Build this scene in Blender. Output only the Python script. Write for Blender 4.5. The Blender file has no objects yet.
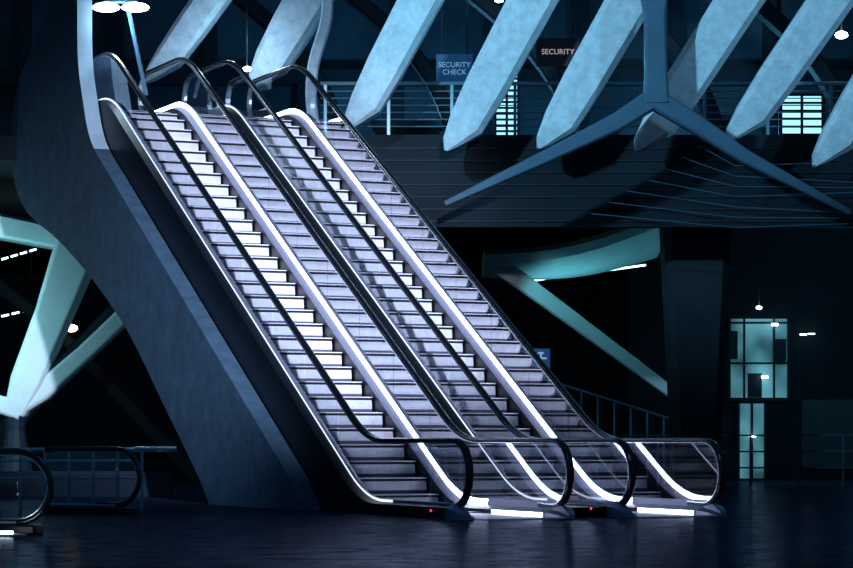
import bpy, bmesh, math, random
from mathutils import Vector, Matrix
random.seed(4)
scene = bpy.context.scene
COL = scene.collection

# ---------------------------------------------------------------- materials
def new_mat(name):
    m = bpy.data.materials.new(name); m.use_nodes = True
    return m, m.node_tree, m.node_tree.nodes["Principled BSDF"]

def pbr(name, col, rough=0.5, metal=0.0, noise=0.0, nscale=4.0, bump=0.0, spec=0.5):
    m, nt, b = new_mat(name)
    b.inputs["Base Color"].default_value = (*col, 1)
    b.inputs["Roughness"].default_value = rough
    b.inputs["Metallic"].default_value = metal
    b.inputs["Specular IOR Level"].default_value = spec
    if noise > 0 or bump > 0:
        tc = nt.nodes.new("ShaderNodeTexCoord")
        n = nt.nodes.new("ShaderNodeTexNoise"); n.inputs["Scale"].default_value = nscale
        n.inputs["Detail"].default_value = 8; n.inputs["Roughness"].default_value = 0.7
        nt.links.new(tc.outputs["Object"], n.inputs["Vector"])
        if noise > 0:
            r = nt.nodes.new("ShaderNodeValToRGB")
            r.color_ramp.elements[0].position = 0.3; r.color_ramp.elements[1].position = 0.7
            r.color_ramp.elements[0].color = (*[c*(1-noise) for c in col], 1)
            r.color_ramp.elements[1].color = (*[min(1, c*(1+noise)) for c in col], 1)
            nt.links.new(n.outputs["Fac"], r.inputs["Fac"])
            nt.links.new(r.outputs["Color"], b.inputs["Base Color"])
        if bump > 0:
            bp = nt.nodes.new("ShaderNodeBump"); bp.inputs["Strength"].default_value = bump
            bp.inputs["Distance"].default_value = 0.02
            nt.links.new(n.outputs["Fac"], bp.inputs["Height"])
            nt.links.new(bp.outputs["Normal"], b.inputs["Normal"])
    return m

def emis(name, col, strength, var=False):
    m, nt, b = new_mat(name)
    b.inputs["Base Color"].default_value = (*[c*.5 for c in col], 1)
    b.inputs["Emission Color"].default_value = (*col, 1)
    b.inputs["Emission Strength"].default_value = strength
    if var:
        tc = nt.nodes.new("ShaderNodeTexCoord")
        n = nt.nodes.new("ShaderNodeTexNoise"); n.inputs["Scale"].default_value = 1.3; n.inputs["Detail"].default_value = 1
        r = nt.nodes.new("ShaderNodeMapRange"); r.inputs[1].default_value = 0.35; r.inputs[2].default_value = 0.7
        r.inputs[3].default_value = strength*0.25; r.inputs[4].default_value = strength*1.6
        nt.links.new(tc.outputs["Object"], n.inputs["Vector"]); nt.links.new(n.outputs["Fac"], r.inputs[0])
        nt.links.new(r.outputs[0], b.inputs["Emission Strength"])
    return m

def floor_mat(name):
    """dark worn stone: mostly matt with a thin broken polish"""
    m = bpy.data.materials.new(name); m.use_nodes = True
    nt = m.node_tree; nt.nodes.clear(); N = nt.nodes.new; Lk = nt.links.new
    o = N("ShaderNodeOutputMaterial"); mix = N("ShaderNodeMixShader")
    d = N("ShaderNodeBsdfDiffuse"); g = N("ShaderNodeBsdfGlossy")
    tc = N("ShaderNodeTexCoord")
    n1 = N("ShaderNodeTexNoise"); n1.inputs["Scale"].default_value = 2.4; n1.inputs["Detail"].default_value = 8; n1.inputs["Roughness"].default_value = .75
    r = N("ShaderNodeValToRGB"); r.color_ramp.elements[0].position = .35; r.color_ramp.elements[1].position = .68
    r.color_ramp.elements[0].color = (.006, .014, .032, 1); r.color_ramp.elements[1].color = (.026, .044, .085, 1)
    Lk(tc.outputs["Object"], n1.inputs["Vector"]); Lk(n1.outputs["Fac"], r.inputs["Fac"]); Lk(r.outputs["Color"], d.inputs["Color"])
    g.inputs["Roughness"].default_value = .17; g.inputs["Color"].default_value = (.75, .85, 1, 1)
    mr = N("ShaderNodeMapRange"); mr.inputs[1].default_value = .35; mr.inputs[2].default_value = .7
    mr.inputs[3].default_value = .05; mr.inputs[4].default_value = .20
    Lk(n1.outputs["Fac"], mr.inputs[0]); Lk(mr.outputs[0], mix.inputs[0])
    bp = N("ShaderNodeBump"); bp.inputs["Strength"].default_value = .10; bp.inputs["Distance"].default_value = .01
    Lk(n1.outputs["Fac"], bp.inputs["Height"]); Lk(bp.outputs["Normal"], g.inputs["Normal"])
    Lk(d.outputs[0], mix.inputs[1]); Lk(g.outputs[0], mix.inputs[2]); Lk(mix.outputs[0], o.inputs["Surface"])
    return m

def glassy(name, tint=(0.88, 0.93, 0.97), k=0.75, base=0.04):
    m = bpy.data.materials.new(name); m.use_nodes = True
    nt = m.node_tree; nt.nodes.clear()
    o = nt.nodes.new("ShaderNodeOutputMaterial")
    mix = nt.nodes.new("ShaderNodeMixShader")
    tr = nt.nodes.new("ShaderNodeBsdfTransparent"); tr.inputs["Color"].default_value = (*tint, 1)
    gl = nt.nodes.new("ShaderNodeBsdfGlossy"); gl.inputs["Roughness"].default_value = 0.015
    gl.inputs["Color"].default_value = (0.90, 0.93, 1, 1)
    lw = nt.nodes.new("ShaderNodeLayerWeight"); lw.inputs["Blend"].default_value = 0.5
    p = nt.nodes.new("ShaderNodeMath"); p.operation = 'POWER'; p.inputs[1].default_value = 1.6
    q = nt.nodes.new("ShaderNodeMath"); q.operation = 'MULTIPLY_ADD'
    q.inputs[1].default_value = k; q.inputs[2].default_value = base
    nt.links.new(lw.outputs["Facing"], p.inputs[0]); nt.links.new(p.outputs[0], q.inputs[0])
    nt.links.new(q.outputs[0], mix.inputs[0])
    nt.links.new(tr.outputs[0], mix.inputs[1]); nt.links.new(gl.outputs[0], mix.inputs[2])
    nt.links.new(mix.outputs[0], o.inputs["Surface"])
    return m

M_step = pbr("step_aluminium", (0.72, 0.73, 0.84), 0.45, 0.1, 0.14, 9)
M_stepshade = pbr("step_riser_shade", (0.11, 0.11, 0.17), 0.5, 0.1, 0.12, 9)  # riser foot painted dark to thicken the shade line between steps
M_gap = pbr("step_gap_shade", (0.008, 0.008, 0.014), 0.5)  # black colour stands in for shade under the lip and in gaps
M_tread = pbr("step_tread", (0.14, 0.15, 0.21), 0.45, 0.3)
M_skirt = pbr("skirt_black", (0.007, 0.008, 0.015), 0.4, 0.0, spec=.3)
M_deck = pbr("deck_brushed_steel", (0.30, 0.32, 0.44), 0.4, 0.5)
M_plate = pbr("landing_plate_steel", (0.60, 0.60, 0.66), 0.4, 0.2, 0.15, 12)
M_rubber = pbr("handrail_rubber", (0.005, 0.006, 0.009), 0.25, 0, spec=0.6)
M_chrome = pbr("handrail_chrome", (0.60, 0.68, 0.78), 0.25, 0.9)
M_clad = pbr("truss_cladding_dark", (0.003, 0.006, 0.011), 0.4, 0.0, 0.2, 1.0, spec=.25)
M_led = emis("led_strip", (0.74, 0.79, 1.0), 10)
M_trimglow = emis("trim_led_glow", (0.70, 0.77, 1.0), 1.6)  # glow put on the outer trim, for LED light through the glass edge
M_red = emis("red_indicator", (1.0, 0.03, 0.10), 3)
M_glass = glassy("balustrade_glass")
M_conc = pbr("concrete_blue", (0.046, 0.092, 0.150), 0.85, 0, 0.34, 3.5, 0.25, spec=.3)
M_conclit = pbr("concrete_edge_lit", (0.38, 0.54, 0.66), 0.7, 0, 0.1, 2)  # same concrete, lamp light on its edge painted as a paler tone
M_rib = pbr("rib_painted_concrete", (0.47, 0.63, 0.74), 0.65, 0, 0.25, 4.5, 0.2, spec=.3)
M_dark = pbr("dark_cladding", (0.0045, 0.014, 0.024), 0.7, 0, 0.3, 0.8, spec=.2)
M_wall = pbr("hall_wall_navy", (0.030, 0.068, 0.10), 0.7, 0, 0.6, 0.35)
M_dark2 = pbr("dark_steel", (0.009, 0.021, 0.034), 0.6, 0.0, 0.2, 1.5, spec=.25)
M_strut = pbr("strut_steel_blue", (0.045, 0.115, 0.185), 0.55, 0.0, 0.15, 2, spec=.3)
M_teal = pbr("white_strut_paint", (0.62, 0.74, 0.77), 0.5, 0, 0.08, 2)
M_floor = floor_mat("floor_stone")
M_rail = pbr("railing_steel", (0.20, 0.36, 0.44), 0.35, 0.5)
M_lamp = emis("lamp_white", (0.8, 0.92, 1.0), 14)
M_win = emis("window_cyan_glow", (0.34, 0.78, 0.97), 1.5)
M_wint = emis("window_teal_dim", (0.16, 0.50, 0.60), 0.34, True)
M_tube = emis("tube_light_teal", (0.65, 1.0, 0.98), 4)
M_orange = emis("warm_lamp", (1.0, 0.55, 0.35), 9)
M_signd = pbr("sign_board_dark", (0.03, 0.014, 0.022), 0.5)
M_signb = emis("sign_board_blue", (0.01, 0.08, 0.22), 0.45)
M_text = emis("sign_text", (0.75, 0.62, 0.64), 0.5)
M_textb = emis("sign_text_blue", (0.3, 0.6, 0.9), 0.5)

# ---------------------------------------------------------------- helpers
def link(ob, parent=None):
    COL.objects.link(ob)
    if parent is not None: ob.parent = parent
    return ob

def empty(name, loc=(0, 0, 0), rz=0.0):
    e = bpy.data.objects.new(name, None); e.location = loc; e.rotation_euler = (0, 0, rz)
    e.empty_display_size = 0.3
    return link(e)

def mesh(name, verts, faces, mats, parent=None, smooth=False, fm=None, bevel=0, tri=False):
    me = bpy.data.meshes.new(name)
    me.from_pydata([tuple(v) for v in verts], [], faces)
    if not isinstance(mats, (list, tuple)): mats = [mats]
    for m in mats: me.materials.append(m)
    if fm:
        for p, i in zip(me.polygons, fm): p.material_index = i
    bm = bmesh.new(); bm.from_mesh(me)
    if tri: bmesh.ops.triangulate(bm, faces=[f for f in bm.faces if len(f.verts) > 4])
    bmesh.ops.recalc_face_normals(bm, faces=bm.faces)
    bm.to_mesh(me); bm.free()
    if smooth:
        for p in me.polygons: p.use_smooth = True
    ob = bpy.data.objects.new(name, me); link(ob, parent)
    if bevel:
        b = ob.modifiers.new("bevel", 'BEVEL'); b.width = bevel; b.segments = 2; b.limit_method = 'ANGLE'
    return ob

class Acc:
    """collects several shapes into one mesh"""
    def __init__(s): s.v = []; s.f = []; s.m = []
    def add(s, v, f, mi=0):
        o = len(s.v); s.v += [tuple(x) for x in v]; s.f += [[i+o for i in q] for q in f]; s.m += [mi]*len(f)
    def box(s, a, b, mi=0):
        (x0, y0, z0), (x1, y1, z1) = a, b
        s.add([(x0,y0,z0),(x1,y0,z0),(x1,y1,z0),(x0,y1,z0),(x0,y0,z1),(x1,y0,z1),(x1,y1,z1),(x0,y1,z1)],
              [[0,3,2,1],[4,5,6,7],[0,1,5,4],[1,2,6,5],[2,3,7,6],[3,0,4,7]], mi)
    def loft(s, secs, mi=0, cap=True, closed=True):
        n = len(secs[0]); v = [p for sec in secs for p in sec]; f = []
        for i in range(len(secs)-1):
            for j in range(n if closed else n-1):
                k = (j+1) % n
                f.append([i*n+j, i*n+k, (i+1)*n+k, (i+1)*n+j])
        if cap and closed:
            f.append(list(range(n))[::-1]); f.append([(len(secs)-1)*n+j for j in range(n)])
        s.add(v, f, mi)
    def tube(s, pts, r, n=8, mi=0):
        pts = [Vector(p) for p in pts]; secs = []
        rr = r if isinstance(r, (list, tuple)) else [r]*len(pts)
        for i, p in enumerate(pts):
            t = (pts[min(i+1, len(pts)-1)] - pts[max(i-1, 0)]).normalized()
            up = Vector((0, 0, 1)) if abs(t.z) < 0.95 else Vector((0, 1, 0))
            a = t.cross(up).normalized(); b = a.cross(t).normalized()
            secs.append([p + (a*math.cos(q)+b*math.sin(q))*rr[i] for q in [2*math.pi*k/n for k in range(n)]])
        s.loft(secs, mi)
    def beam(s, pts, sizes, mi=0, ch=0.25):
        """chamfered rectangular loft; sizes=(w,d): w in the XZ plane, d along Y"""
        pts = [Vector(p) for p in pts]; secs = []
        for i, p in enumerate(pts):
            t = (pts[min(i+1, len(pts)-1)] - pts[max(i-1, 0)]).normalized()
            d = Vector((0, 1, 0)); a = d.cross(t).normalized()
            w, dd = sizes[i]; w /= 2; dd /= 2; c = ch*min(w, dd)
            sec = [(w-c, -dd), (w, -dd+c), (w, dd-c), (w-c, dd), (-w+c, dd), (-w, dd-c), (-w, -dd+c), (-w+c, -dd)]
            secs.append([p + a*x + d*y for x, y in sec])
        s.loft(secs, mi)
    def make(s, name, mats, parent=None, smooth=False, bevel=0, tri=False):
        return mesh(name, s.v, s.f, mats, parent, smooth, s.m, bevel, tri)

def box(name, a, b, mat, parent=None, bevel=0):
    A = Acc(); A.box(a, b); return A.make(name, [mat], parent, bevel=bevel)

# ---------------------------------------------------------------- escalators
SL = 7.04/12.0
RB = 0.6
TOPR = 12.0
def ztop(r):
    def ramp(x):
        if x <= -RB: return 0.0
        if x >= RB: return x
        return (x+RB)**2/(4*RB)
    return SL*(ramp(r) - ramp(r-TOPR))

AZ = math.radians(114.0)
K = Vector((-0.80, 34.2, 0.0))
WD = Vector((0.9135, 0.4067, 0))
R0, R1 = -2.88, 14.4
rs = [R0 + (R1-R0)*i/140 for i in range(141)]
RAILH = 1.0

def strip(A, prof, r_list, mi, clampfloor=False):
    """prof: list of (y,h) open profile -> swept along escalator line"""
    secs = []
    for r in r_list:
        z = ztop(r)
        secs.append([(r, y, max(0.0, z+h) if clampfloor else z+h) for y, h in prof])
    A.loft(secs, mi, cap=False, closed=False)

def rail_path():
    pts = [(-2.45, 0.15), (-2.7, 0.14)]
    R = 0.43; cz = RAILH-R
    for k in range(0, 17):
        a = -math.pi/2 - math.pi*k/16
        pts.append((R0 + R*math.cos(a), cz + R*math.sin(a)))
    for r in rs[1:-1]: pts.append((r, ztop(r)+RAILH))
    zt = ztop(R1)
    for k in range(0, 17):
        a = math.pi/2 - math.pi*k/16
        pts.append((R1 + R*math.cos(a), zt + cz + R*math.sin(a)))
    pts.append((R1-0.3, zt+0.14))
    return pts

def balustrade(parent, yg, inn, label):
    """yg: local y of glass, inn=+1/-1 direction (local y) towards the steps"""
    A = Acc(); r = R0
    while r < R1-0.05:
        e = min(r+1.32, R1); n = 10
        rr = [r+0.006 + (e-r-0.012)*i/n for i in range(n+1)]
        A.loft([[(x, yg, ztop(x)+0.17), (x, yg, ztop(x)+RAILH-0.02)] for x in rr], 0, cap=False, closed=False)
        r = e
    for (cr, zt, sg) in ((R0, 0, -1), (R1, ztop(R1), 1)):
        v = [(cr, yg, zt+RAILH-0.43)]
        for k in range(17):
            a = math.pi/2 + math.pi*k/16
            v.append((cr - sg*0.41*math.cos(a), yg, zt+RAILH-0.43+0.41*math.sin(a)))
        A.add(v, [[0, k, k+1] for k in range(1, 17)])
    A.make("glass_"+label, [M_glass], parent)
    A = Acc(); p = rail_path()
    def frame(i):
        a = p[max(0, i-1)]; b = p[min(len(p)-1, i+1)]
        t = Vector((b[0]-a[0], b[1]-a[1])).normalized()
        return (-t.y, t.x)
    def swept(sec, mi):
        secs = []
        for i, (r, z) in enumerate(p):
            n = frame(i)
            secs.append([(r+n[0]*q, yg+y, z+n[1]*q) for y, q in sec])
        A.loft(secs, mi)
    swept([(0.046*math.cos(a), 0.030*math.sin(a)) for a in [2*math.pi*k/12 for k in range(12)]], 0)
    swept([(-0.049, -0.042), (0.049, -0.042), (0.049, -0.028), (-0.049, -0.028)], 1)
    A.make("handrail_"+label, [M_rubber, M_chrome], parent, smooth=False)
    A = Acc(); s = inn
    rl = rs
    rled = [r for r in rs if r > -1.0]; rflat = [r for r in rs if r <= -0.87]
    strip(A, [(yg, 0.205), (yg+s*0.02, 0.20)], rl, 0)
    strip(A, [(yg+s*0.02, 0.20), (yg+s*0.04, 0.12)], rled, 1)
    strip(A, [(yg+s*0.02, 0.20), (yg+s*0.04, 0.12)], rflat, 0)
    strip(A, [(yg+s*0.04, 0.12), (yg+s*0.15, 0.07)], rl, 0)
    strip(A, [(yg+s*0.15, 0.07), (yg+s*0.15, -0.30)], rl, 2, True)
    strip(A, [(yg, 0.205), (yg-s*0.02, 0.20)], rl, 0)
    strip(A, [(yg-s*0.02, 0.20), (yg-s*0.02, 0.170)], rled, 4)
    strip(A, [(yg-s*0.02, 0.20), (yg-s*0.02, 0.170)], rflat, 0)
    strip(A, [(yg-s*0.02, 0.170), (yg-s*0.15, 0.145), (yg-s*0.15, 0.12)], rl, 3)
    strip(A, [(yg-s*0.15, 0.12), (yg-s*0.15, -0.75)], rl, 3, True)
    e = [(yg+s*0.15, 0.0), (yg+s*0.15, 0.07), (yg+s*0.045, 0.105), (yg+s*0.03, 0.205), (yg, 0.21), (yg-s*0.03, 0.205),
         (yg-s*0.15, 0.15), (yg-s*0.15, 0.0)]
    def ring(r, k, kz): return [(r, yg+(y-yg)*k, h*kz) for y, h in e]
    A.loft([ring(R0, 1, 1), ring(R0-0.15, 0.95, 0.85), ring(R0-0.30, 0.75, 0.6), ring(R0-0.40, 0.45, 0.3)], 0)
    A.make("base_"+label, [M_deck, M_led, M_skirt, M_clad, M_trimglow], parent)

def escalator(W0, W1, name):
    e = empty(name, K + WD*W0, AZ)
    yl, yr = 0.0, -(W1-W0)
    balustrade(e, yl, -1, "left"); balustrade(e, yr, 1, "right")
    ya, yb = yl-0.15, yr+0.15
    A = Acc(); P = 0.4
    k0 = -2
    nsteps = int(round((TOPR+1.2)/P))
    g = 0.028
    for k in range(k0, nsteps+1):
        r = k*P; z0 = ztop(r-P); z1 = ztop(r)
        if k == k0: z0 = z1
        h = z1-z0
        yA, yB = ya-g, yb+g
        A.add([(r, yA, z1), (r, yB, z1), (r+P, yB, z1), (r+P, yA, z1)], [[0, 1, 2, 3]], 2)
        for q in (yA, yB):
            A.add([(r, q, z1), (r+P, q, z1), (r+P, q, z1-.2), (r, q, z0)], [[0, 1, 2, 3]], 1)
        if h > 0.01:
            lip = min(0.05, h*0.3)
            A.add([(r-0.012, yA, z1), (r-0.012, yB, z1), (r-0.012, yB, z1-lip*.3), (r-0.012, yA, z1-lip*.3)], [[0, 1, 2, 3]], 0)
            A.add([(r-0.012, yA, z1), (r-0.012, yB, z1), (r, yB, z1), (r, yA, z1)], [[0, 1, 2, 3]], 1)
            z2 = z1-lip*0.3
            A.add([(r-0.012, yA, z2), (r-0.012, yB, z2), (r+0.02, yB, z1-lip), (r+0.02, yA, z1-lip)], [[0, 1, 2, 3]], 1)
            ts = (0, .25, .5, .72, 1); xs = (0.02, 0.006, -0.002, -0.002, 0.008)
            zt = z1-lip
            for j in range(4):
                za = zt+(z0-zt)*ts[j]; zb = zt+(z0-zt)*ts[j+1]
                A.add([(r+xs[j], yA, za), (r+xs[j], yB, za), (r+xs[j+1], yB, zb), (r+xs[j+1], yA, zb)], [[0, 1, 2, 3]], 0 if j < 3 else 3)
    A.make("steps", [M_step, M_gap, M_tread, M_stepshade], e)
    A = Acc()
    A.box((-3.35, yb, 0.0), (-0.8, ya, 0.012), 0)
    A.box((-0.95, yb, 0.012), (-0.78, ya, 0.03), 1)
    for i in range(24):
        y = yb + (ya-yb)*(i+0.5)/24
        A.box((-0.80, y-0.008, 0.012), (-0.68, y+0.008, 0.026), 1)
    A.box((12.9, yb, ztop(14)-0.05), (R1+0.4, ya, ztop(14)+0.012), 0)
    A.make("landing_plates", [M_plate, M_deck], e)
    A = Acc()
    for q, s in ((ya, -1), (yb, 1)):
        A.box((-2.8, min(q, q+s*.01), 0.015), (-1.3, max(q, q+s*.01), 0.065))
    A.make("comb_lights", [M_led], e)
    A = Acc()
    A.loft([[(-2.45+0.014*math.cos(a), yl+y, 0.10+0.014*math.sin(a)) for a in [k*math.pi/4 for k in range(8)]] for y in (.148, .162)], 0)
    A.make("indicator_lamp", [M_red], e)
    A = Acc()
    secs = []
    for r in rs:
        z = ztop(r); t = max(0.001, z-0.32); b = max(0.0, z-0.75); t = max(t, b+0.001)
        secs.append([(r, yl+0.13, t), (r, yr-0.13, t), (r, yr-0.13, b), (r, yl+0.13, b)])
    A.loft(secs, 0)
    A.make("truss", [M_clad], e)
    return e

escalator(0.0, 1.41, "escalator")
escalator(2.305, 3.64, "escalator")

grp = empty("escalator_support", K, AZ)
A = Acc()
strip(A, [(-1.41-0.15, 0.13), (-2.305+0.15, 0.13)], rs, 0)
A.make("centre_deck", [M_clad], grp)

def catmull(pts, n=6):
    out = []
    for i in range(len(pts)-1):
        p0 = pts[max(0, i-1)]; p1 = pts[i]; p2 = pts[i+1]; p3 = pts[min(len(pts)-1, i+2)]
        for k in range(n):
            t = k/n
            out.append(tuple(0.5*((2*b)+(-a+c)*t+(2*a-5*b+4*c-d)*t*t+(-a+3*b-3*c+d)*t**3) for a, b, c, d in zip(p0, p1, p2, p3)))
    out.append(pts[-1]); return out

left_chain = catmull([(5.35, 0.0), (5.9, 0.45), (7.74, 1.66), (9.65, 2.89), (11.9, 3.95), (14.0, 4.75), (16.3, 5.5), (17.3, 6.4), (17.2, 7.8), (15.4, 8.8), (13.8, 9.6), (13.6, 10.6)])
right_chain = catmull([(12.9, 10.6), (12.7, 9.2), (12.65, 8.0), (12.35, 7.2), (11.8, 6.35), (10.5, ztop(10.5)-0.62)])
poly = [(1.3, 0.0)] + left_chain + right_chain + [(r, ztop(r)-0.62) for r in (8, 5, 3, 1.8)]
A = Acc(); n = len(poly)
v = [(r, 0.45, z) for r, z in poly] + [(r, 0.17, z) for r, z in poly]
A.add(v, [list(range(n)), list(range(n, 2*n))[::-1]])
for i in range(n):
    j = (i+1) % n
    lit_edge = 1 + len(left_chain) <= i < len(left_chain) + len(right_chain) - 5
    A.f.append([i, j, n+j, n+i]); A.m.append(1 if lit_edge else 0)
A.make("concrete_side", [M_conc, M_conclit], grp, tri=True)
A = Acc()
low = [(5.35, 0.0), (7.74, 1.66), (9.65, 2.89), (12.2, 4.05)]
top = [(12.2, 6.2), (8, ztop(8)-0.80), (4, ztop(4)-0.80), (1.6, 0.14), (1.6, 0)]
poly2 = low+top; n = len(poly2)
v = [(r, 0.16, z) for r, z in poly2] + [(r, -3.9, z) for r, z in poly2]
f = [list(range(n)), list(range(n, 2*n))[::-1]] + [[i, (i+1) % n, n+(i+1) % n, n+i] for i in range(n)]
A.add(v, f); A.make("concrete_body", [M_conc], grp, tri=True)

# ---------------------------------------------------------------- room shell
box("floor", (-40, 4, -0.2), (40, 95, 0.0), M_floor)
box("wall_back", (-40, 84, 0), (40, 84.4, 22), M_wall)
box("wall_right", (26, 40, 0), (26.4, 84, 22), M_wall)
box("wall_left", (-26.4, 40, 0), (-26, 84, 22), M_wall)

A = Acc()
A.box((-16, 49.6, 6.55), (20, 84, 7.04))
def L2W(r, y):
    c, s = math.cos(AZ), math.sin(AZ)
    return (K.x + r*c - y*s, K.y + r*s + y*c)
pp = [L2W(14.85, 0.1), L2W(14.85, -3.9), L2W(18.0, -3.9), L2W(18.0, 0.1)]
A.add([(x, y, 6.5) for x, y in pp]+[(x, y, 7.035) for x, y in pp], [[0,1,2,3],[4,5,6,7],[0,1,5,4],[1,2,6,5],[2,3,7,6],[3,0,4,7]])
A.make("mezzanine_floor", [M_dark])
A = Acc()
A.box((-2.3, 49.3, 5.2), (20, 49.6, 7.02))
for i in range(7):
    A.box((-2.3, 49.27, 5.3+i*0.24), (20, 49.3, 5.325+i*0.24), 1)
A.make("mezzanine_fascia", [M_dark, M_dark2])
A = Acc()
for i in range(7):
    z = 5.15+i*0.2
    A.tube([(3.2+i*.35, 48.6, z+.25+.02*i), (6, 48.6, z-.02), (9.5, 48.6, z-.15*(i % 3)+.1)], 0.009, 5)
    A.tube([(3.25+i*.35, 48.6, z+.25+.02*i), (3.25+i*.35, 49.26, z+.25+.02*i)], 0.009, 5)
A.make("tension_cables", [M_strut])

A = Acc()
x = -2.0
while x < 12:
    A.box((x-0.03, 49.42, 7.02), (x+0.03, 49.48, 8.02)); x += 1.25
A.tube([(-2.1, 49.45, 8.05), (12, 49.45, 8.05)], 0.04)
for i in range(6):
    A.tube([(-2.1, 49.45, 7.2+i*0.14), (12, 49.45, 7.2+i*0.14)], 0.013, 6)
A.make("mezzanine_railing", [M_rail])

# upper hall interior
A = Acc()
for i in range(14):
    x = -14+i*2.6
    A.box((x, 69.6, 7.04), (x+.35, 70.0, 15), 1)
A.box((-16, 70.0, 7.04), (24, 70.2, 15), 0)
A.box((-16, 69.4, 10.9), (24, 70.0, 11.3), 1)
A.box((-16, 69.5, 9.1), (24, 70.0, 9.22), 1)
A.make("hall_partition", [M_wall, M_dark2])
for x0, w, h in ((-1.2, 1.5, 1.35), (3.2, 1.2, 1.1), (5.2, 1.8, 1.5), (9.5, 1.4, 1.2)):
    A = Acc()
    A.box((x0, 58, 7.04), (x0+w, 58.8, 7.04+h-.12), 0)
    A.box((x0-.08, 57.9, 7.04+h-.12), (x0+w+.08, 58.9, 7.04+h), 1)
    A.box((x0+.1, 57.97, 7.3), (x0+w-.1, 58.0, 7.04+h-.3), 1)
    A.make("service_counter", [M_dark2, M_strut])

# ---------------------------------------------------------------- roof ribs
def rib(tip, slope, width, top=13.0, depth=0.75, mat=None):
    x0, y0, z0 = tip
    A = Acc(); pts = []; sz = []
    for t, w in ((0, 0.08), (0.14, 0.38), (0.5, 0.85), (1.2, .98), (3.0, 1.08), (top-z0, 1.3)):
        yy = y0 - 0.02*t
        pts.append((x0+slope*t - (0.12 if t < 0.3 else 0), yy, z0+t)); sz.append((width*w, depth*(0.3+0.7*min(1, w))))
    A.beam(pts, sz, 0, ch=0.3)
    return A.make("roof_rib", [mat or M_rib])
for tip, sl, w in [((-1.43, 48.3, 6.99), .528, .74), ((0.49, 48.2, 6.57), .535, .82), ((2.28, 48.2, 6.61), .573, .80),
                   ((4.16, 48.2, 6.57), .64, .80), ((5.92, 48.2, 6.76), .69, .76), ((7.6, 48.2, 6.28), .62, .78),
                   ((-3.45, 51.0, 8.2), .585, .85), ((-5.6, 51.0, 8.3), .72, .62)]:
    rib(tip, sl, w)
for x0 in (-4.2, -1.6, 1.2, 4.4, 7.4, 10.6):
    A = Acc()
    pts = catmull([(x0+2.3, 57, 7.04), (x0+2.1, 57, 8.4), (x0+1.3, 57, 9.8), (x0-.2, 57, 11.2), (x0-2.2, 57, 12.6)], 5)
    A.beam(pts, [(.34, .6)]*len(pts)); A.make("secondary_arch", [M_dark2], smooth=False)
A = Acc()
pts = catmull([(-1.9, 49.9, 12), (-1.98, 49.9, 10.2), (-2.0, 49.9, 9.4), (-2.25, 49.9, 8.5), (-2.3, 49.9, 7.8), (-2.2, 49.9, 7.04)], 5)
A.beam(pts, [(.22, .3)]*len(pts)); A.make("curved_mullion", [M_rib])

# branching strut
A = Acc()
A.beam([(4.33, 47.2, 7.35), (4.33, 47.2, 7.9), (4.31, 47.2, 9.0), (4.30, 47.2, 9.35), (4.30, 47.2, 11)], [(.5, .4), (.42, .36), (.40, .36), (.50, .36), (.9, .5)])
A.beam([(4.45, 47.2, 7.55), (3.6, 47.2, 7.0), (2.2, 47.2, 6.32), (0.35, 47.2, 5.46)], [(.40, .36), (.34, .32), (.24, .26), (.10, .12)])
A.beam([(4.2, 47.2, 7.5), (5.1, 47.2, 6.95), (6.0, 47.2, 6.35), (8.0, 47.2, 5.29)], [(.40, .36), (.34, .32), (.26, .26), (.10, .12)])
A.make("branching_strut", [M_strut])

A = Acc()
A.loft([[(x+5.5, y+51.2, z) for x, y in [(-w, -.45), (-w+.15, -.6), (w-.15, -.6), (w, -.45), (w, .45), (w-.15, .6), (-w+.15, .6), (-w, .45)]]
        for z, w in ((0, .45), (1.5, .5), (3.5, .6), (5.5, .7), (6.5, .85))])
A.make("support_column", [M_dark2])

e = empty("curved_soffit", (0, 0, 0))
A = Acc()
A.beam([(1.45, 56, 5.05), (3.6, 56, 3.46), (5.6, 56, 1.98), (5.95, 56, 1.6), (6.0, 56, 0.0)], [(.42, .35), (.32, .3), (.24, .25), (.24, .25), (.24, .25)])
A.make("diagonal_brace", [M_teal], e)
A = Acc()
secs = []
for i in range(9):
    t = i/8
    x = 1.3+4.1*t
    zc = 5.0+.95*t-.25*math.sin(math.pi*t)
    secs.append([(x, 55.4, zc+.1), (x, 55.6, zc-.10), (x, 57.2, zc-.28-.25*t), (x, 58.6, zc-.18-.5*t), (x, 58.8, zc+.2), (x, 57, zc+.3), (x, 55.6, zc+.22)])
A.loft(secs)
A.make("soffit_shell", [M_teal], e)
A = Acc()
A.tube([(2.3, 59.3, 4.75), (5.2, 59.3, 5.15)], 0.022)
A.make("soffit_tube", [M_tube], e)

# left V strut
e = empty("v_shaped_strut", (0, 0, 0))
A = Acc()
A.beam([(-8.55, 52, 1.55), (-8.3, 52, 2.2), (-7.75, 52, 3.6), (-7.2, 52, 5.1)], [(.45, .5), (.68, .6), (.75, .6), (.95, .7)])
A.beam([(-8.6, 52, 1.65), (-8.0, 52, 2.0), (-7.1, 52, 2.8), (-6.0, 52, 3.85)], [(.45, .5), (.42, .5), (.36, .4), (.36, .4)])
A.beam([(-8.4, 52, 1.62), (-8.9, 52, 1.75), (-10.5, 52, 2.4)], [(.45, .5), (.36, .5), (.36, .4)])
A.loft([[(-8.55+w*math.cos(a), 52+w*math.sin(a), z) for a in [k*math.pi/6 for k in range(12)]] for z, w in ((0, .45), (.25, .38), (1.2, .2), (1.55, .24))], 1)
A.make("struts", [M_teal, M_dark2], e, bevel=0.03)
A = Acc()
A.beam([(-11.5, 53, 6.0), (-9.2, 53, 5.55), (-7.2, 53, 5.15), (-5.5, 53, 4.9)], [(.5, 1.5), (.5, 1.5), (.45, 1.2), (.4, 1)])
A.make("edge_beam", [M_teal], e)
A = Acc()
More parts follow.
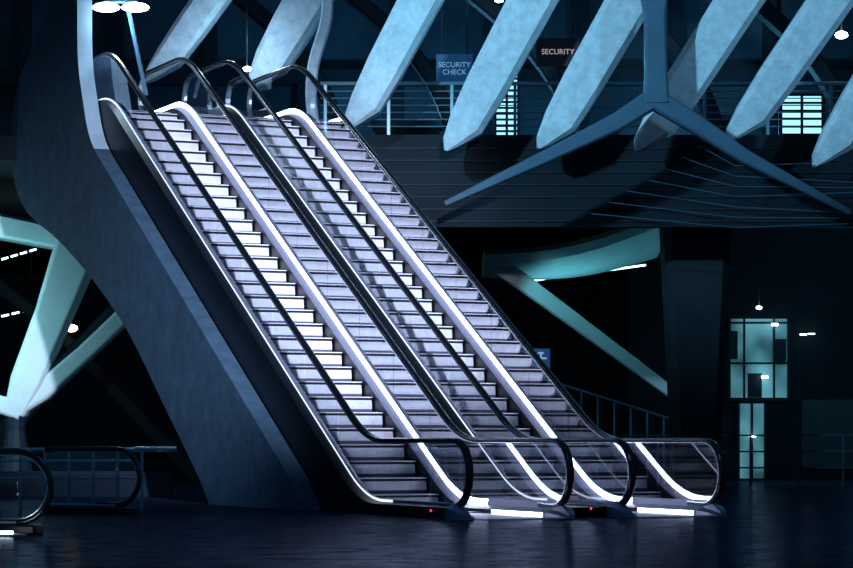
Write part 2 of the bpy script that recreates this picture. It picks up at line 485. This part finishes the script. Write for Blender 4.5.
for (a, b) in (((-12, 60, 4.8), (-9.3, 60, 5.6)), ((-12.2, 60, 3.5), (-9.2, 60, 4.2))):
    a, b = Vector(a), Vector(b)
    for i in range(12):
        A.tube([a+(b-a)*(i/12), a+(b-a)*((i+.7)/12)], 0.025, 6)
for x, z in ((-11.8, 4.86), (-9.6, 5.5)): A.tube([(x, 60, z), (x, 60, 6.56)], .015, 6, 1)
for x, z in ((-11.9, 3.57), (-9.5, 4.13)): A.tube([(x, 60, z), (x, 60, 6.56)], .015, 6, 1)
A.make("tube_light", [M_tube, M_dark2])
A = Acc()
A.beam([(-10.5, 56, 0.0), (-8.6, 56, 2.1), (-6.2, 56, 4.6)], [(.5, .4), (.5, .4), (.5, .4)])
A.beam([(-10.8, 58, 5.2), (-8.6, 58, 3.6), (-5.2, 58, 0.0)], [(.3, .4), (.3, .4), (.3, .4)])
A.make("raking_beam", [M_dark2])

# lower-level back building on the right
A = Acc()
A.box((5.0, 62, 0), (20, 62.3, 6.5), 0)
A.box((7.5, 61.9, 2.05), (8.95, 62.0, 4.0), 1)
A.box((7.75, 61.9, 0.05), (8.35, 62.0, 1.9), 2)
A.box((9.3, 61.9, 0.3), (12.5, 62.0, 2.0), 4)
for x in (7.5, 7.86, 8.6, 8.95): A.box((x-.025, 61.82, 2.0), (x+.025, 61.9, 4.05), 3)
for z in (2.0, 2.9, 3.9): A.box((7.45, 61.82, z-.025), (9.0, 61.9, z+.025), 3)
A.box((7.95, 61.86, 2.05), (8.3, 61.9, 2.65), 3); A.box((8.62, 61.86, 2.9), (8.9, 61.9, 3.5), 3)
A.box((7.52, 61.86, 3.0), (7.7, 61.9, 3.7), 3)
for x in (7.72, 8.05, 8.38): A.box((x-.03, 61.82, 0), (x+.03, 61.9, 1.95), 3)
for x, z, r in ((8.35, 2.55, .05), (8.6, 3.85, .05), (8.05, 1.1, .04), (9.3, 3.6, .022), (9.5, 3.62, .02)):
    A.tube([(x-.08, 61.7, z), (x+.08, 61.7, z)], r*0.6, 8, 5)
    A.tube([(x, 61.7, z), (x, 61.9, z)], .01, 5, 3)
A.make("shop_front", [M_dark, M_wint, M_wint, M_dark2, pbr("shutter", (.02, .045, .06), .5), M_lamp])

def lit_window(x0, x1, z0, z1, y, name, pitch=.14):
    A = Acc(); A.box((x0, y, z0), (x1, y+.05, z1), 0)
    z = z0
    while z < z1: A.box((x0-.03, y-.08, z), (x1+.03, y-.01, z+.05), 1); z += pitch
    for x in (x0, (x0+x1)/2, x1): A.box((x-.03, y-.1, z0), (x+.03, y-.02, z1), 1)
    A.box((x0-.05, y-.05, 7.04), (x0, y+.05, z1), 1); A.box((x1, y-.05, 7.04), (x1+.05, y+.05, z1), 1)
    A.make(name, [M_win, M_dark2])
lit_window(1.65, 2.2, 8.1, 10.6, 60, "window_1")
lit_window(8.5, 9.5, 8.3, 9.25, 60, "window_2", .19)
lit_window(-1.2, 0.6, 8.0, 8.7, 66, "window_3", .2)

# signs
def sign(name, x0, x1, z0, z1, y, board, text, size, tm):
    e = empty(name, ((x0+x1)/2, y, (z0+z1)/2))
    w, h = (x1-x0)/2, (z1-z0)/2
    box("board", (-w, 0, -h), (w, .06, h), board, e, bevel=.01)
    for i, x in enumerate((-w*.7, w*.7)):
        box("hanger_%d" % (i+1), (x-.01, .02, h), (x+.01, .04, h+2.2), M_dark2, e)
    cu = bpy.data.curves.new("text", 'FONT'); cu.body = text; cu.size = size; cu.align_x = 'CENTER'; cu.align_y = 'CENTER'
    cu.extrude = 0.004; cu.materials.append(tm)
    t = bpy.data.objects.new("lettering", cu); link(t, e)
    t.location = (0, -0.008, 0); t.rotation_euler = (math.pi/2, 0, 0)
sign("security_sign", 2.15, 3.0, 8.33, 8.88, 49.0, M_signd, "SECURITY", .145, M_text)
sign("security_checkpoint_sign", 0.2, 0.95, 8.35, 8.95, 51.5, M_signb, "SECURITY\nCHECK", .15, M_textb)
e = empty("pictogram_sign", (2.38, 52, 2.7))
box("board", (-.19, 0, -.2), (.19, .04, .2), M_signb, e)
box("board_post", (-.02, .04, -2.7), (.02, .08, .2), M_dark2, e)
A = Acc(); A.box((-.12, -.01, -.02), (.12, 0, .02)); A.box((-.02, -.01, -.13), (.02, 0, .13)); A.box((-.06, -.01, .09), (.06, 0, .13))
A.make("pictogram", [M_textb], e)

# lamp cluster top-left
e = empty("station_lamp", (-5.6, 46.2, 9.0))
for i, dx in enumerate((-.32, .22)):
    A = Acc()
    A.loft([[(dx+rr*math.cos(a), rr*.8*math.sin(a), z) for a in [k*math.pi/8 for k in range(16)]] for z, rr in ((-.07, .16), (-.04, .24), (0, .26), (.05, .2), (.08, .08))], 0)
    A.make("lamp_head_%d" % (i+1), [M_lamp], e, smooth=True)
A = Acc(); A.tube([(.05, 0, .1), (.08, 0, 0), (.4, .2, -1.6)], .04); A.tube([(-.35, 0, .1), (.25, 0, .1)], .03)
A.tube([(.05, 0, .1), (-.1, 0, 2.2)], .03)
A.make("lamp_arm", [M_strut], e)

def ball_lamp(name, loc, r, mat):
    A = Acc()
    A.loft([[(r*math.sin(p)*math.cos(a), r*math.sin(p)*math.sin(a), r*.6*math.cos(p)) for a in [k*math.pi/6 for k in range(12)]] for p in [0.05+(math.pi-.1)*i/6 for i in range(7)]])
    A.tube([(0, 0, r*.5), (0, 0, r*.5+1.2)], .015, 6, 1)
    o = A.make(name, [mat, M_dark2], smooth=True); o.location = loc
ball_lamp("pendant_lamp", (-3.6, 50.2, 8.45), .09, M_lamp)
ball_lamp("pendant_lamp", (8.3, 50, 9.1), .13, M_lamp)
ball_lamp("pendant_lamp", (-8.1, 57, 3.55), .15, M_orange)
ball_lamp("pendant_lamp", (1.45, 50, 9.8), .09, M_lamp)
ball_lamp("pendant_lamp", (8.05, 60.5, 4.2), .07, M_lamp)

# ground level rails and foreground balustrades
A = Acc()
x = -6.9
while x < -4.0:
    A.box((x-.02, 36.0, 0), (x+.02, 36.04, .85)); x += .35
A.tube([(-7.7, 36.02, .86), (-3.6, 36.02, .86)], .03)
A.tube([(-7.7, 36.02, .70), (-4.2, 36.02, .70)], .015)
A.tube([(-7.7, 36.02, .45), (-4.2, 36.02, .45)], .015)
A.tube([(-4.2, 36.0, .87), (-3.6, 36.0, .87)], .035, 8, 1)
A.make("barrier_rail", [M_rail, M_chrome])
box("barrier_kerb", (-16, 44, 0), (-4.5, 44.3, .45), M_dark)

def newel(name, loc, rz, L):
    e = empty(name, loc, rz); A = Acc()
    p = [(.3, .12), (0, .12)] + [(-.0+.38*math.cos(-math.pi/2-math.pi*k/12), .50+.38*math.sin(-math.pi/2-math.pi*k/12)) for k in range(1, 13)] + [(L*i/6, .88) for i in range(1, 7)]
    A.tube([(x, 0, z) for x, z in p], .035, 8, 0)
    A.tube([(x*.93 if x < 0 else x, 0, z-.04 if z > .5 else z+.04) for x, z in p], .012, 6, 1)
    A.make("handrail", [M_rubber, M_chrome], e, smooth=True)
    A = Acc(); A.box((0, -.006, .12), (L, .006, .86))
    v = [(0, 0, .5)]+[(.37*math.cos(a), 0, .5+.37*math.sin(a)) for a in [math.pi/2+math.pi*k/12 for k in range(13)]]
    A.add(v, [[0, k, k+1] for k in range(1, 13)]); A.make("glass", [M_glass], e)
    A = Acc(); A.box((-.25, -.13, 0), (L, .13, .1), 0); A.box((0, -.04, .1), (L, .04, .14), 1); A.make("base", [M_clad, M_deck], e, bevel=.02)
    return e
newel("glass_balustrade", (-4.35, 26.6, 0), math.radians(165), 3.0)
newel("glass_balustrade", (-4.15, 33.5, 0), math.radians(150), 1.2)
A = Acc(); A.box((-4.62, 25.9, 0.0), (-4.2, 26.25, .02), 0); A.box((-4.55, 25.95, .02), (-4.33, 26.2, .045), 1)
A.make("floor_light", [M_deck, M_lamp])

A = Acc()
x = 3.0
while x < 16: A.box((x-.02, 54, 0), (x+.02, 54.04, 1.1)); x += 1.0
for z in (.4, .75, 1.1): A.tube([(3, 54.02, z), (16, 54.02, z)], .02, 6)
A.make("ground_railing", [M_strut])
A = Acc()
for i in range(9):
    x = 2.8+i*.38
    A.tube([(x, 57.5, 0), (x, 57.5, 2.4-.12*i)], .025, 6)
A.tube([(2.7, 57.5, 2.4), (5.9, 57.5, 1.4)], .03, 6)
A.make("stair_railing", [M_strut])

# ---------------------------------------------------------------- lights
def light(kind, name, loc, target, energy, col, size=1.0, spot=60, blend=.6):
    L = bpy.data.lights.new(name, kind); L.energy = energy; L.color = col
    if kind == 'AREA': L.size = size
    if kind == 'SPOT': L.spot_size = math.radians(spot); L.spot_blend = blend; L.shadow_soft_size = size
    if kind == 'POINT': L.shadow_soft_size = size
    o = bpy.data.objects.new(name, L); o.location = loc
    o.rotation_euler = (Vector(target)-Vector(loc)).to_track_quat('-Z', 'Y').to_euler()
    link(o)
light('SPOT', "hall_spot_ribs", (-5, 36, 11), (3.2, 48, 9.6), 7200, (.38, .77, 1.0), .3, 46)
light('SPOT', "hall_spot_ribs_r", (14, 38, 11), (6, 48, 9.6), 1500, (.36, .74, 1.0), .3, 46)
light('SPOT', "fill_spot_escalator", (2.5, 14, 8), (-2.4, 40.8, 4.2), 58000, (.70, .79, 1.0), .3, 22, .9)  # added unseen spot, brightens the step risers from the front
light('SPOT', "side_spot", (-14, 30, 9), (-4.2, 40, 2.6), 1700, (.28, .62, 1.0), .8, 40, .9)
light('POINT', "lamp_glow", (-5.6, 45.8, 8.7), (0, 0, 0), 110, (.55, .8, 1), .2)
light('POINT', "lamp_glow_b", (-3.8, 49.6, 8.9), (0, 0, 0), 70, (.55, .8, 1), .2)
light('POINT', "teal_left", (-9.7, 50.2, 3.0), (0, 0, 0), 150, (.40, .90, 1.0), .3)
light('POINT', "teal_left_top", (-9.5, 51.4, 4.4), (0, 0, 0), 45, (.36, .90, 1.0), .3)
light('SPOT', "teal_soffit", (3.2, 57.2, 3.2), (3.6, 57.2, 5), 90, (.2, .85, 1.0), .2, 110)
light('SPOT', "teal_brace", (1.6, 53.5, 5.4), (3.4, 56, 3.6), 170, (.25, .85, 1.0), .1, 50)
light('POINT', "mezz_blue_a", (-1, 65, 8.6), (0, 0, 0), 420, (.12, .54, 1.0), .4)
light('POINT', "mezz_blue_b", (7.5, 65, 8.6), (0, 0, 0), 380, (.12, .58, .95), .4)
light('POINT', "mezz_front", (3.5, 53, 9.0), (0, 0, 0), 80, (.15, .62, 1.0), .3)
light('POINT', "lower_hall", (10.5, 57, 4.5), (0, 0, 0), 150, (.15, .60, .85), .4)
light('POINT', "lower_hall_left", (-9, 60, 3), (0, 0, 0), 40, (.2, .6, .8), .4)
light('SPOT', "floor_spot", (0, 24, 9), (0, 27, 0), 260, (.22, .45, 1.0), .6, 110)

w = bpy.data.worlds.new("night"); scene.world = w; w.use_nodes = True
w.node_tree.nodes["Background"].inputs[0].default_value = (.006, .028, .055, 1)
w.node_tree.nodes["Background"].inputs[1].default_value = 1.3

# ---------------------------------------------------------------- camera
cam = bpy.data.cameras.new("camera"); co = bpy.data.objects.new("camera", cam); link(co)
co.location = (0, 0, 1.0); co.rotation_euler = (math.pi/2, 0, 0)
cam.sensor_width = 36; cam.lens = 2500/853*36; cam.shift_y = 156/853; cam.clip_end = 300
scene.camera = co
scene.view_settings.view_transform = 'Standard'
